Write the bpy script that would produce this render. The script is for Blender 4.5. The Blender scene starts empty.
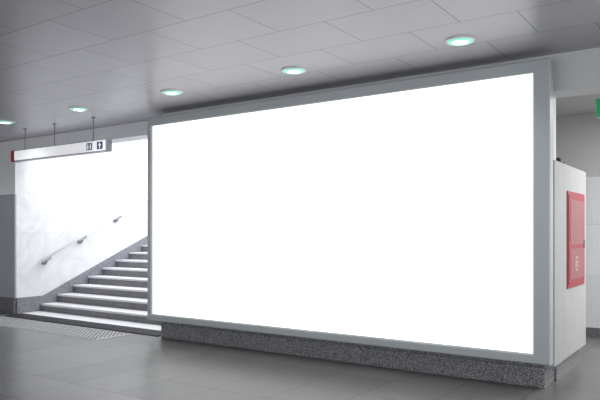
import bpy, bmesh, math, random
from mathutils import Vector, Matrix
random.seed(3)
S=bpy.context.scene
S.view_settings.view_transform='Standard'
COL=S.collection

# ---------- materials ----------
def new_mat(name):
    m=bpy.data.materials.new(name); m.use_nodes=True
    nt=m.node_tree; b=nt.nodes['Principled BSDF']
    return m,nt,b
def mat_plain(name,col,rough=.5,metal=0,noise=.06,scale=6,spec=.5):
    m,nt,b=new_mat(name)
    tc=nt.nodes.new('ShaderNodeTexCoord'); n=nt.nodes.new('ShaderNodeTexNoise'); n.inputs['Scale'].default_value=scale
    n.inputs['Detail'].default_value=4
    r=nt.nodes.new('ShaderNodeValToRGB')
    r.color_ramp.elements[0].color=[c*(1-noise) for c in col]+[1]; r.color_ramp.elements[1].color=[min(1,c*(1+noise)) for c in col]+[1]
    nt.links.new(tc.outputs['Object'],n.inputs['Vector']); nt.links.new(n.outputs['Fac'],r.inputs['Fac']); nt.links.new(r.outputs['Color'],b.inputs['Base Color'])
    b.inputs['Roughness'].default_value=rough; b.inputs['Metallic'].default_value=metal; b.inputs['Specular IOR Level'].default_value=spec
    return m
def mat_emit(name,col,st,tex=False):
    m,nt,b=new_mat(name)
    b.inputs['Base Color'].default_value=(*col,1); b.inputs['Emission Color'].default_value=(*col,1); b.inputs['Emission Strength'].default_value=st
    b.inputs['Roughness'].default_value=.4
    return m
def mat_granite(name,c0,c1,rough=.45,scale=90):
    m,nt,b=new_mat(name)
    tc=nt.nodes.new('ShaderNodeTexCoord'); n=nt.nodes.new('ShaderNodeTexNoise'); n.inputs['Scale'].default_value=scale; n.inputs['Detail'].default_value=3
    v=nt.nodes.new('ShaderNodeTexVoronoi'); v.inputs['Scale'].default_value=scale*.8
    r=nt.nodes.new('ShaderNodeValToRGB'); r.color_ramp.elements[0].position=.38; r.color_ramp.elements[1].position=.62
    r.color_ramp.elements[0].color=(*c0,1); r.color_ramp.elements[1].color=(*c1,1)
    bw=nt.nodes.new('ShaderNodeRGBToBW')
    mr=nt.nodes.new('ShaderNodeMapRange'); mr.inputs['To Min'].default_value=.6; mr.inputs['To Max'].default_value=1.25
    vm=nt.nodes.new('ShaderNodeVectorMath'); vm.operation='SCALE'
    nt.links.new(tc.outputs['Object'],n.inputs['Vector']); nt.links.new(tc.outputs['Object'],v.inputs['Vector'])
    nt.links.new(n.outputs['Fac'],r.inputs['Fac']); nt.links.new(r.outputs['Color'],vm.inputs[0]); nt.links.new(v.outputs['Color'],bw.inputs[0]); nt.links.new(bw.outputs[0],mr.inputs['Value']); nt.links.new(mr.outputs[0],vm.inputs['Scale'])
    nt.links.new(vm.outputs[0],b.inputs['Base Color']); b.inputs['Roughness'].default_value=rough
    return m
def mat_tiles(name,c1,c2,mortar,bw,rh,ms,rough=.3,metal=0,plane='XY',offset=.5,bump=.2,nz=.15,nscale=2.5,loc=(0,0,0),spec=.5,rvar=0,dist=0):
    m,nt,b=new_mat(name); L=nt.links
    tc=nt.nodes.new('ShaderNodeTexCoord'); mp=nt.nodes.new('ShaderNodeMapping')
    mp.inputs['Location'].default_value=loc
    if plane=='XZ': mp.inputs['Rotation'].default_value=(-math.pi/2,0,0)
    L.new(tc.outputs['Object'],mp.inputs['Vector'])
    vec=mp.outputs['Vector']
    if plane=='YZ':
        sx=nt.nodes.new('ShaderNodeSeparateXYZ'); cx=nt.nodes.new('ShaderNodeCombineXYZ'); L.new(vec,sx.inputs[0]); L.new(sx.outputs[1],cx.inputs[0]); L.new(sx.outputs[2],cx.inputs[1]); vec=cx.outputs[0]
    br=nt.nodes.new('ShaderNodeTexBrick'); br.offset=offset; br.inputs['Scale'].default_value=1
    br.inputs['Brick Width'].default_value=bw; br.inputs['Row Height'].default_value=rh; br.inputs['Mortar Size'].default_value=ms; br.inputs['Mortar Smooth'].default_value=.1
    br.inputs['Color1'].default_value=(*c1,1); br.inputs['Color2'].default_value=(*c2,1); br.inputs['Mortar'].default_value=(*mortar,1)
    L.new(vec,br.inputs['Vector'])
    n=nt.nodes.new('ShaderNodeTexNoise'); n.inputs['Scale'].default_value=nscale; n.inputs['Detail'].default_value=6; n.inputs['Distortion'].default_value=dist; L.new(tc.outputs['Object'],n.inputs['Vector'])
    mr=nt.nodes.new('ShaderNodeMapRange'); mr.inputs['To Min'].default_value=1-nz; mr.inputs['To Max'].default_value=1+nz; L.new(n.outputs['Fac'],mr.inputs['Value'])
    vm=nt.nodes.new('ShaderNodeVectorMath'); vm.operation='SCALE'; L.new(br.outputs['Color'],vm.inputs[0]); L.new(mr.outputs[0],vm.inputs['Scale'])
    L.new(vm.outputs[0],b.inputs['Base Color'])
    b.inputs['Roughness'].default_value=rough; b.inputs['Metallic'].default_value=metal; b.inputs['Specular IOR Level'].default_value=spec
    if rvar:
        m2=nt.nodes.new('ShaderNodeMapRange'); m2.inputs['To Min'].default_value=rough-rvar; m2.inputs['To Max'].default_value=rough+rvar; L.new(n.outputs['Fac'],m2.inputs['Value']); L.new(m2.outputs[0],b.inputs['Roughness'])
    bp=nt.nodes.new('ShaderNodeBump'); bp.inputs['Strength'].default_value=bump; bp.inputs['Distance'].default_value=.004; bp.invert=True
    L.new(br.outputs['Fac'],bp.inputs['Height']); L.new(bp.outputs[0],b.inputs['Normal'])
    return m

M_floor=mat_tiles('floor_tiles',(.15,.15,.142),(.20,.20,.19),(.08,.08,.08),.6,.6,.006,rough=.30,offset=0,nz=.14,nscale=7,rvar=.05)
M_ceil=mat_tiles('ceiling_panels',(.42,.415,.44),(.45,.445,.47),(.19,.19,.20),.845,.6,.005,rough=.33,metal=.2,nz=.03,bump=.3,loc=(.2,.2,0),offset=.5)
M_white=mat_plain('white_wall_paint',(.78,.78,.80),.6,noise=.03)
M_stairwall=mat_tiles('white_marble_panels',(.72,.72,.735),(.75,.75,.765),(.60,.60,.62),1.2,1.4,.003,rough=.4,plane='YZ',nz=.22,nscale=1.8,bump=.1,dist=2.5)
M_clad=mat_tiles('grey_stone_cladding',(.36,.36,.39),(.38,.38,.41),(.28,.28,.30),.9,.69,.004,rough=.35,plane='XZ',nz=.06)
M_whiteclad=mat_tiles('white_stone_cladding',(.70,.71,.72),(.74,.75,.76),(.55,.55,.55),.9,.69,.003,rough=.4,plane='XZ',nz=.04)
M_beige=mat_plain('beige_wall_paint',(.52,.52,.51),.6,noise=.03)
M_beam=mat_plain('light_grey_beam_paint',(.66,.67,.68),.6,noise=.03)
M_gran=mat_granite('speckled_granite',(.08,.08,.085),(.40,.40,.41))
M_grandark=mat_granite('dark_granite',(.09,.09,.10),(.22,.22,.23))
M_skirt=mat_granite('grey_granite_skirting',(.16,.16,.18),(.30,.30,.33))
M_tread=mat_plain('pale_stone_tread',(.62,.62,.63),.45,noise=.06,scale=40)
M_riser=mat_granite('grey_stone_riser',(.12,.12,.13),(.26,.26,.27),scale=60)
M_mat=mat_plain('dark_ribbed_mat',(.05,.05,.055),.7,noise=.2,scale=60)
M_tact=mat_plain('tactile_stone',(.42,.42,.42),.5,noise=.08,scale=20)
M_stud=mat_plain('tactile_stud',(.22,.22,.22),.45,noise=.08,scale=20)
M_frame=mat_plain('silver_aluminium',(.47,.50,.515),.38,metal=.2,noise=.02)
M_frame_d=mat_plain('dark_aluminium',(.17,.185,.19),.4,metal=.3,noise=.02)
M_panelglow=mat_emit('white_panel_glow',(1,1,1),.95)  # unlit blank panel; emission added to keep it pure white
M_signw=mat_emit('sign_white_panel',(.9,.9,.92),.45)
M_navy=mat_plain('navy_sign_face',(.04,.06,.16),.4)
M_red=mat_plain('red_enamel',(.36,.03,.04),.45,noise=.04)
M_reddark=mat_plain('faded_red_notice',(.30,.075,.08),.35,noise=.3,scale=14)
M_label=mat_plain('pale_pink_symbol',(.60,.42,.42),.4,noise=.04)
M_steel=mat_plain('brushed_steel',(.26,.26,.28),.4,metal=.5,noise=.05)
M_black=mat_plain('black_plastic',(.02,.02,.02),.4)
M_stone=mat_plain('pale_concrete_panel',(.43,.43,.425),.55,noise=.08,scale=4)
M_green=mat_emit('green_sign_face',(.02,.30,.11),.35)
M_lampglow=mat_emit('lamp_diffuser',(.95,1,.97),6)
M_lampring=mat_emit('green_tinted_glass_ring',(.22,.80,.54),.8)
M_trim=mat_plain('lamp_trim_metal',(.75,.77,.77),.3,metal=.3)
M_rail=mat_plain('white_lacquered_rail',(.88,.88,.89),.35,noise=.01)

# ---------- helpers ----------
def finish(bm,name,mats,loc=(0,0,0),smooth=False):
    me=bpy.data.meshes.new(name)
    bmesh.ops.recalc_face_normals(bm,faces=bm.faces)
    bm.to_mesh(me); bm.free()
    for m in (mats if isinstance(mats,(list,tuple)) else [mats]): me.materials.append(m)
    if smooth:
        for p in me.polygons: p.use_smooth=True
    o=bpy.data.objects.new(name,me); o.location=loc; COL.objects.link(o); return o
def add_box(bm,x,y,z,mi=0,bevel=0):
    vs=[bm.verts.new((a,b,c)) for a in x for b in y for c in z]
    idx=[(0,1,3,2),(4,6,7,5),(0,4,5,1),(2,3,7,6),(0,2,6,4),(1,5,7,3)]
    fs=[bm.faces.new([vs[i] for i in f]) for f in idx]
    for f in fs: f.material_index=mi
    if bevel:
        es=list({e for f in fs for e in f.edges})
        r=bmesh.ops.bevel(bm,geom=es,offset=bevel,segments=2,affect='EDGES',profile=.5)
        for f in r['faces']: f.material_index=mi
def box(name,x,y,z,mat,bevel=0,kind=None,parent=None):
    cx,cy,cz=(x[0]+x[1])/2,(y[0]+y[1])/2,z[0]
    bm=bmesh.new(); add_box(bm,(x[0]-cx,x[1]-cx),(y[0]-cy,y[1]-cy),(0,z[1]-z[0]),0,bevel)
    o=finish(bm,name,mat,(cx,cy,cz))
    if kind: o['kind']=kind
    if parent: par(o,parent)
    return o
def par(o,p):
    o.parent=p; bpy.context.view_layer.update(); o.matrix_parent_inverse=p.matrix_world.inverted()
def empty(name,loc,label=None,cat=None,group=None):
    e=bpy.data.objects.new(name,None); e.location=loc; e.empty_display_size=.1; COL.objects.link(e)
    if label: e['label']=label
    if cat: e['category']=cat
    if group: e['group']=group
    bpy.context.view_layer.update()
    return e
def struct(o,label,cat): o['kind']='structure'; o['label']=label; o['category']=cat; return o
def add_cyl(bm,p0,p1,r,seg=16,mi=0,r2=None):
    p0=Vector(p0);p1=Vector(p1);d=p1-p0
    q=d.to_track_quat('Z','Y').to_matrix().to_4x4(); q.translation=(p0+p1)/2
    r_=bmesh.ops.create_cone(bm,cap_ends=True,segments=seg,radius1=r,radius2=r if r2 is None else r2,depth=d.length,matrix=q)
    for f in {f for v in r_['verts'] for f in v.link_faces}: f.material_index=mi

HC=3.0; YW=5.96; YL=6.2; XS=-10.26; XR=-6.38
# ---------- shell ----------
struct(box('floor',(-14,5),(-5,13.5),(-.1,0),M_floor),'grey polished stone tile floor of an underpass','floor')
struct(box('ceiling',(-14,5),(-5,YL+.1),(HC,HC+.1),M_ceil),'grey metal panel ceiling with round downlights','ceiling')
struct(box('wall_billboard',(XR,-1.42),(YW+.002,6.28),(.27,HC-.001),M_beam),'grey wall carrying the large billboard','wall')
struct(box('baseboard_billboard',(XR,-1.44),(YW-.02,6.3),(.0,.27),M_gran,.004),'speckled grey granite plinth under the billboard','plinth')
struct(box('trim_plinth_ledge',(XR-.01,-1.42),(YW-.05,YW-.021),(.165,.19),M_gran,.003),'granite ledge running along the plinth','trim')
struct(box('wall_left_upper',(-14,XS),(YL,YL+.02),(2.07,HC-.001),M_white),'white painted wall above grey stone cladding','wall')
struct(box('wall_left_lower',(-14,XS+.001),(YL-.01,YL+.02),(.28,2.069),M_clad),'grey stone cladding on the wall beside the stairs','wall')
struct(box('baseboard_left',(-14,XS+.002),(YL-.03,YL+.02),(0,.279),M_grandark,.004),'dark granite baseboard beside the stairs','baseboard')
struct(box('wall_left_end',(-14.2,-14),(-5,YL),(0,HC),M_white),'white wall at the end of the passage','wall')
struct(box('trim_lintel',(XS,XR),(YL,YL+.3),(2.8,HC-.001),M_white),'white lintel above the stair opening','lintel')
struct(box('wall_stair_side',(XS-.3,XS),(YL+.021,13.3),(0,5.2),M_stairwall),'bright white marble wall along the stairs','wall')
struct(box('wall_stair_back',(XS,XR+.3),(13.3,13.5),(0,5.2),M_white),'white wall at the top of the stairs','wall')
struct(box('wall_stair_inner',(XR,XR+.25),(6.301,13.29),(0,5.2),M_white),'white inner wall of the stairwell','wall')
TR=.33; RI=.144; slope=RI/TR
def prism_yz(name,pts,x0,x1,mat):
    bm=bmesh.new()
    a=[bm.verts.new((x0,y,z)) for y,z in pts]; b=[bm.verts.new((x1,y,z)) for y,z in pts]
    bm.faces.new(a); bm.faces.new(b[::-1]); n=len(pts)
    for i in range(n): bm.faces.new([a[i],a[(i+1)%n],b[(i+1)%n],b[i]])
    return finish(bm,name,mat)
ye=12.6
top=lambda y:RI+slope*(y-6.69)+.12
struct(prism_yz('baseboard_stair',[(YL+.021,0),(YL+.021,.28),(6.727,.28),(ye,top(ye)),(ye,top(ye)-.5),(7.1,0)],XS,XS+.025,M_skirt),'grey granite skirting climbing the stair wall','baseboard')
# ---------- staircase ----------
st=empty('staircase',((XS+XR)/2,6.69,0),'broad flight of grey stone steps with pale treads','stairs')
X0,X1=XS+.03,XR-.005
N=17
for i in range(N):
    y=6.69+TR*i; z=RI*(i+1)
    bm=bmesh.new(); cx=(X0+X1)/2
    add_box(bm,(X0-cx,X1-cx),(0,TR),(-RI,-.035),1)
    add_box(bm,(X0-cx,X1-cx),(-.02,TR),(-.035,-.0005),0,.006)
    o=finish(bm,'step',[M_tread,M_riser],(cx,y,z)); par(o,st)
lan=box('landing_slab',(X0,XR-.03),(6.30,6.685),(0,.012),M_tread,.003); lan['label']='pale stone slab at the foot of the stairs'; lan['category']='paving slab'
bm=bmesh.new(); add_box(bm,(-1.87,1.87),(-.17,.17),(0,.008),0)
for i in range(16):
    yy=-.16+i*.02133; add_box(bm,(-1.86,1.86),(yy-.005,yy+.005),(.008,.014),0)
o=finish(bm,'entrance_mat',M_mat,(-8.32,6.12,0)); o['label']='dark ribbed mat strip before the stairs'; o['category']='floor mat'
tp=empty('tactile_paving',(-9.2,5.55,0),'pale grey studded tactile paving strip','tactile paving')
box('paving_slab',(-12,-6.9),(5.3,5.9),(0,.005),M_tact,parent=tp)
bm=bmesh.new()
for i in range(72):
    for j in range(8):
        add_cyl(bm,(-2.75+i*.07,-.21+j*.073,.005),(-2.75+i*.07,-.21+j*.073,.014),.024,8,0,.014)
o=finish(bm,'studs',M_stud,(-9.2,5.55,0)); o['kind']='stuff'; par(o,tp)

# ---------- handrail with brackets ----------
hr=empty('handrail',(XS,6.6,.95),'slim white handrail on steel brackets along the stair wall','handrail')
sl=(1.66-.88)/(8.33-6.75)
bm=bmesh.new(); add_cyl(bm,(0,0,0),(0,4,4*sl),.018,20)
bmesh.ops.create_uvsphere(bm,u_segments=20,v_segments=10,radius=.0182)
o=finish(bm,'rail',M_rail,(XS+.087,6.60,.88+.078-.15*sl),True); par(o,hr)
bm=bmesh.new(); add_cyl(bm,(0,0,0),(.012,0,0),.055,20); add_cyl(bm,(.012,0,0),(.07,0,-.005),.018,12); add_cyl(bm,(.07,0,-.006),(.085,0,.035),.018,12)
dv=Vector((0,1,.48)).normalized(); c=Vector((.087,0,.040)); add_cyl(bm,c-dv*.09,c+dv*.09,.022,16)
b0=finish(bm,'bracket',M_steel,(XS,6.75,.88)); b0['label']='steel wall bracket'
bs=[b0]
for k,(y,z) in enumerate([(6.75,.88),(7.50,1.25),(8.33,1.66)]):
    b=b0 if k==0 else b0.copy()
    if k: COL.objects.link(b); bs.append(b)
    b.location=(XS,y,z)
for b in bs: par(b,hr)

# ---------- billboard ----------
bx0,bx1,bz0,bz1,by=-6.44,-1.35,.25,2.92,5.75
bb=empty('billboard',((bx0+bx1)/2,5.86,bz0),'huge blank white billboard in a silver grey metal frame','billboard')
box('housing',(bx0+.02,bx1-.02),(by+.05,YW-.0005),(bz0+.02,bz1-.02),M_frame_d,parent=bb)
def frame(name,x0,x1,z0,z1,wl,y0,y1,mat,parent,inner_y=None):
    bm=bmesh.new()
    iy=inner_y if inner_y is not None else y0
    l,r,b,t=wl
    rings=[[(x0,y1,z0),(x1,y1,z0),(x1,y1,z1),(x0,y1,z1)],
           [(x0,y0+.008,z0),(x1,y0+.008,z0),(x1,y0+.008,z1),(x0,y0+.008,z1)],
           [(x0+.008,y0,z0+.008),(x1-.008,y0,z0+.008),(x1-.008,y0,z1-.008),(x0+.008,y0,z1-.008)],
           [(x0+l-.012,y0,z0+b-.012),(x1-r+.012,y0,z0+b-.012),(x1-r+.012,y0,z1-t+.012),(x0+l-.012,y0,z1-t+.012)],
           [(x0+l,iy,z0+b),(x1-r,iy,z0+b),(x1-r,iy,z1-t),(x0+l,iy,z1-t)],
           [(x0+l,y1,z0+b),(x1-r,y1,z0+b),(x1-r,y1,z1-t),(x0+l,y1,z1-t)]]
    cx,cz=(x0+x1)/2,z0
    V=[[bm.verts.new((p[0]-cx,p[1]-y0,p[2]-cz)) for p in rg] for rg in rings]
    for i in range(len(V)):
        A=V[i];B=V[(i+1)%len(V)]
        for k in range(4): bm.faces.new([A[k],A[(k+1)%4],B[(k+1)%4],B[k]])
    o=finish(bm,name,mat,(cx,y0,cz)); par(o,parent); return o
frame('frame',bx0,bx1,bz0,bz1,(.075,.145,.085,.11),by,by+.12,M_frame,bb,by+.012)
box('panel',(bx0+.06,bx1-.13),(by+.03,by+.045),(bz0+.07,bz1-.1),M_panelglow,parent=bb)

# ---------- downlights ----------
def downlight():
    e=empty('downlight',(0,0,0))
    bm=bmesh.new(); prof=[(.125,0),(.125,-.008),(.118,-.014),(.100,-.014),(.096,-.006),(.096,0)]
    def lathe(bm,prof,seg=40):
        R=[[bm.verts.new((r*math.cos(a*2*math.pi/seg),r*math.sin(a*2*math.pi/seg),z)) for a in range(seg)] for r,z in prof]
        for i in range(len(R)-1):
            for k in range(seg): bm.faces.new([R[i][k],R[i][(k+1)%seg],R[i+1][(k+1)%seg],R[i+1][k]])
    lathe(bm,prof); a=finish(bm,'trim_ring',M_trim,smooth=True)
    bm=bmesh.new(); lathe(bm,[(.098,-.001),(.098,-.012),(.083,-.022),(.066,-.022),(.063,-.001)]); b=finish(bm,'glass_ring',M_lampring,smooth=True)
    bm=bmesh.new(); add_cyl(bm,(0,0,-.020),(0,0,-.001),.064,32); c=finish(bm,'diffuser',M_lampglow)
    for q in (a,b,c): q.parent=e
    return e,[a,b,c]
d0,dps=downlight()
first=True
for k in range(-1,6):
    x=-1.905-1.69*k; y=5.085
    if first: e=d0; first=False
    else:
        e=d0.copy(); COL.objects.link(e)
        for p in dps: q=p.copy(); q.parent=e; COL.objects.link(q)
    e.location=(x,y,HC-.0005); e['label']='round recessed downlight with greenish glass ring in the panel ceiling'; e['category']='ceiling light'; e['group']='downlights in a row'
    L=bpy.data.lights.new('downlight_lamp','SPOT'); L.energy=28; L.spot_size=2.3; L.spot_blend=.8; L.shadow_soft_size=.06; L.color=(.95,1,.98)
    lo=bpy.data.objects.new('downlight_lamp',L); lo.location=(x,y,HC-.03); COL.objects.link(lo)

# ---------- hanging sign ----------
sx0,sx1,sy,sz0,sz1=-9.30,-7.02,5.6,2.505,2.675
sg=empty('hanging_sign',((sx0+sx1)/2,sy,HC),'white lightbox direction sign with red end, hung from ceiling','sign')
box('housing',(sx0+.09,sx1),(sy-.05,sy+.05),(sz0,sz1),M_frame,.006,parent=sg)
box('red_end',(sx0,sx0+.089),(sy-.055,sy+.055),(sz0-.003,sz1+.003),M_red,.006,parent=sg)
box('face',(sx0+.10,sx1-.47),(sy-.056,sy-.0505),(sz0+.015,sz1-.015),M_signw,parent=sg)
box('pictogram_plate',(sx1-.46,sx1-.24),(sy-.057,sy-.0505),(sz0+.015,sz1-.015),M_signw,parent=sg)
box('pictogram_plate',(sx1-.235,sx1-.015),(sy-.057,sy-.0505),(sz0+.015,sz1-.015),M_signw,parent=sg)
def poly_xz(name,P,y,mat,parent,circle=None):
    bm=bmesh.new()
    if circle:
        cx,cz,r=circle; P=[(cx+r*math.cos(a*math.pi/8),cz+r*math.sin(a*math.pi/8)) for a in range(16)]
    bm.faces.new([bm.verts.new((x,0,z)) for x,z in P])
    r=bmesh.ops.extrude_face_region(bm,geom=list(bm.faces))
    for v in r['geom']:
        if isinstance(v,bmesh.types.BMVert): v.co.y-=.002
    o=finish(bm,name,mat,(0,y,0)); par(o,parent); return o
cz=(sz0+sz1)/2; c1=sx1-.35; c2=sx1-.125
sq=lambda c,w,h:[(c-w,cz-h),(c+w,cz-h),(c+w,cz+h),(c-w,cz+h)]
poly_xz('pictogram_ground',sq(c1,.06,.05),sy-.058,M_navy,sg)
poly_xz('pictogram_ground',sq(c2,.06,.05),sy-.058,M_navy,sg)
for dx in (-.028,.028):
    c=c1+dx
    poly_xz('figure_body',[(c-.009,cz-.04),(c+.009,cz-.04),(c+.015,cz+.015),(c-.015,cz+.015)],sy-.0605,M_signw,sg)
    poly_xz('figure_head',None,sy-.0605,M_signw,sg,(c,cz+.03,.009))
poly_xz('arrow_symbol',[(c2-.009,cz-.04),(c2+.009,cz-.04),(c2+.009,cz),(c2+.032,cz),(c2,cz+.04),(c2-.032,cz),(c2-.009,cz)],sy-.0605,M_signw,sg)
for x in (-9.0,-8.25,-7.36):
    bm=bmesh.new(); add_cyl(bm,(0,0,0),(0,0,HC-sz1),.007,10); add_cyl(bm,(0,0,HC-sz1-.012),(0,0,HC-sz1-.0005),.03,16); add_cyl(bm,(0,0,0),(0,0,.012),.02,12)
    o=finish(bm,'suspension_rod',M_steel,(x,sy,sz1)); par(o,sg)

# ---------- right side ----------
struct(box('trim_beam',(-1.419,5),(YW,6.3),(2.67,HC-.001),M_beam),'light grey beam over the side passage','beam')
XB=-1.36
struct(box('wall_service_block',(-3,XB),(6.301,7.37),(.2,2.055),M_stone,.006),'pale stone panelled low wall block','wall')
struct(box('wall_service_end',(-1.419,XB),(YW,6.3),(.2,2.055),M_stone,.003),'pale stone end panel beside the billboard','wall')
struct(box('baseboard_service',(-3,XB-.06),(6.301,7.33),(0,.199),M_gran),'speckled granite plinth of the low wall block','plinth')
struct(box('wall_recess_lower',(-5,5),(9.2,9.4),(.135,2.15),M_whiteclad),'white stone cladded wall in the recess','wall')
struct(box('wall_recess_upper',(-5,5),(9.21,9.4),(2.151,3.0),M_beige),'beige painted wall above white cladding','wall')
struct(box('baseboard_recess',(-5,5),(9.18,9.4),(0,.134),M_grandark),'dark granite baseboard in the recess','baseboard')
struct(box('trim_recess_ceiling',(-5,5),(6.301,9.4),(3.001,3.1),M_beige),'plain ceiling of the side passage','ceiling')
fc=empty('fire_notice_cabinet',(XB,6.85,.865),'flat red framed fire cabinet panel on a pale stone wall','fire cabinet')
y0,y1,z0,z1=6.44,7.24,.865,1.805
def xbox(name,yy,zz,x0,x1,mat,bev=0,parent=fc): return box(name,(x0,x1),yy,zz,mat,bev,parent=parent)
xbox('body',(y0,y1),(z0,z1),XB+.0005,XB+.010,M_red,.003)
d=xbox('door',(y0+.03,y1-.03),(z0+.03,z1-.03),XB+.0105,XB+.016,M_red,.002)
xbox('window',(y0+.09,y1-.09),(z0+.42,z1-.08),XB+.0165,XB+.018,M_reddark,0,d)
xbox('notice_plate',(y0+.09,y1-.09),(z0+.08,z0+.38),XB+.0165,XB+.018,M_reddark,0,d)
bm=bmesh.new(); add_box(bm,(0,.008),(-.010,.010),(-.04,.04),0,.003)
h=finish(bm,'handle',M_steel,(XB+.0165,y1-.06,z0+.42)); par(h,d)
def ring_yz(name,ro,ri,c):
    bm=bmesh.new(); seg=24
    A=[bm.verts.new((0,ro*math.cos(a*2*math.pi/seg),ro*math.sin(a*2*math.pi/seg))) for a in range(seg)]
    B=[bm.verts.new((0,ri*math.cos(a*2*math.pi/seg),ri*math.sin(a*2*math.pi/seg))) for a in range(seg)]
    for k in range(seg): bm.faces.new([A[k],A[(k+1)%seg],B[(k+1)%seg],B[k]])
    s=finish(bm,name,M_label,c); par(s,d)
ring_yz('hose_reel_symbol',.075,.058,(XB+.0195,6.81,z0+.23))
ring_yz('hose_reel_symbol',.035,.015,(XB+.0195,6.81,z0+.23))
cb=empty('alarm_beacon',(-1.47,6.42,2.055),'small black dome device on top of the low wall','beacon')
bm=bmesh.new(); add_cyl(bm,(0,0,0),(0,0,.02),.07,20); o=finish(bm,'base',M_black,(-1.44,6.42,2.055)); par(o,cb)
bm=bmesh.new(); bmesh.ops.create_uvsphere(bm,u_segments=20,v_segments=10,radius=.05); bmesh.ops.delete(bm,geom=[v for v in bm.verts if v.co.z<-.001],context='VERTS'); o=finish(bm,'dome',M_black,(-1.44,6.42,2.075),True); par(o,cb)
es=empty('exit_sign',(-1.12,7.2,3.0),'small green hanging exit sign','sign')
box('housing',(-1.235,-.935),(7.19,7.23),(2.60,2.80),M_trim,.004,parent=es)
box('face',(-1.228,-.942),(7.184,7.1895),(2.606,2.794),M_green,parent=es)
poly_xz('arrow_symbol',[(-1.16,2.69),(-1.08,2.69),(-1.08,2.65),(-1.02,2.70),(-1.08,2.75),(-1.08,2.71),(-1.16,2.71)],7.183,M_signw,es)
bm=bmesh.new(); add_cyl(bm,(0,0,0),(0,0,.2005),.008,10); o=finish(bm,'suspension_rod',M_steel,(-1.085,7.21,2.8)); par(o,es)

# ---------- lights ----------
def area(name,loc,rot,sx,sy_,en,col=(1,1,1)):
    L=bpy.data.lights.new(name,'AREA'); L.shape='RECTANGLE'; L.size=sx; L.size_y=sy_; L.energy=en; L.color=col
    o=bpy.data.objects.new(name,L); o.location=loc; o.rotation_euler=rot; COL.objects.link(o); return o
area('stair_daylight',(-8.3,9.6,5.1),(0,0,0),3.4,6,330,(.95,.97,1))
area('recess_fill',(.6,7.8,2.95),(0,0,0),2,1.2,140)  # added fill light without a fixture, brightens the side passage
W=bpy.data.worlds.new('World'); S.world=W; W.use_nodes=True
bg=W.node_tree.nodes['Background']; bg.inputs[0].default_value=(.94,.955,1,1); bg.inputs[1].default_value=1.8

# ---------- camera ----------
cam=bpy.data.cameras.new('Camera'); co=bpy.data.objects.new('Camera',cam); COL.objects.link(co)
co.location=(0,0,1.4); co.rotation_euler=(math.pi/2,0,math.radians(34.7)); cam.sensor_width=36; cam.lens=635/600*36; cam.shift_y=33/600
S.camera=co
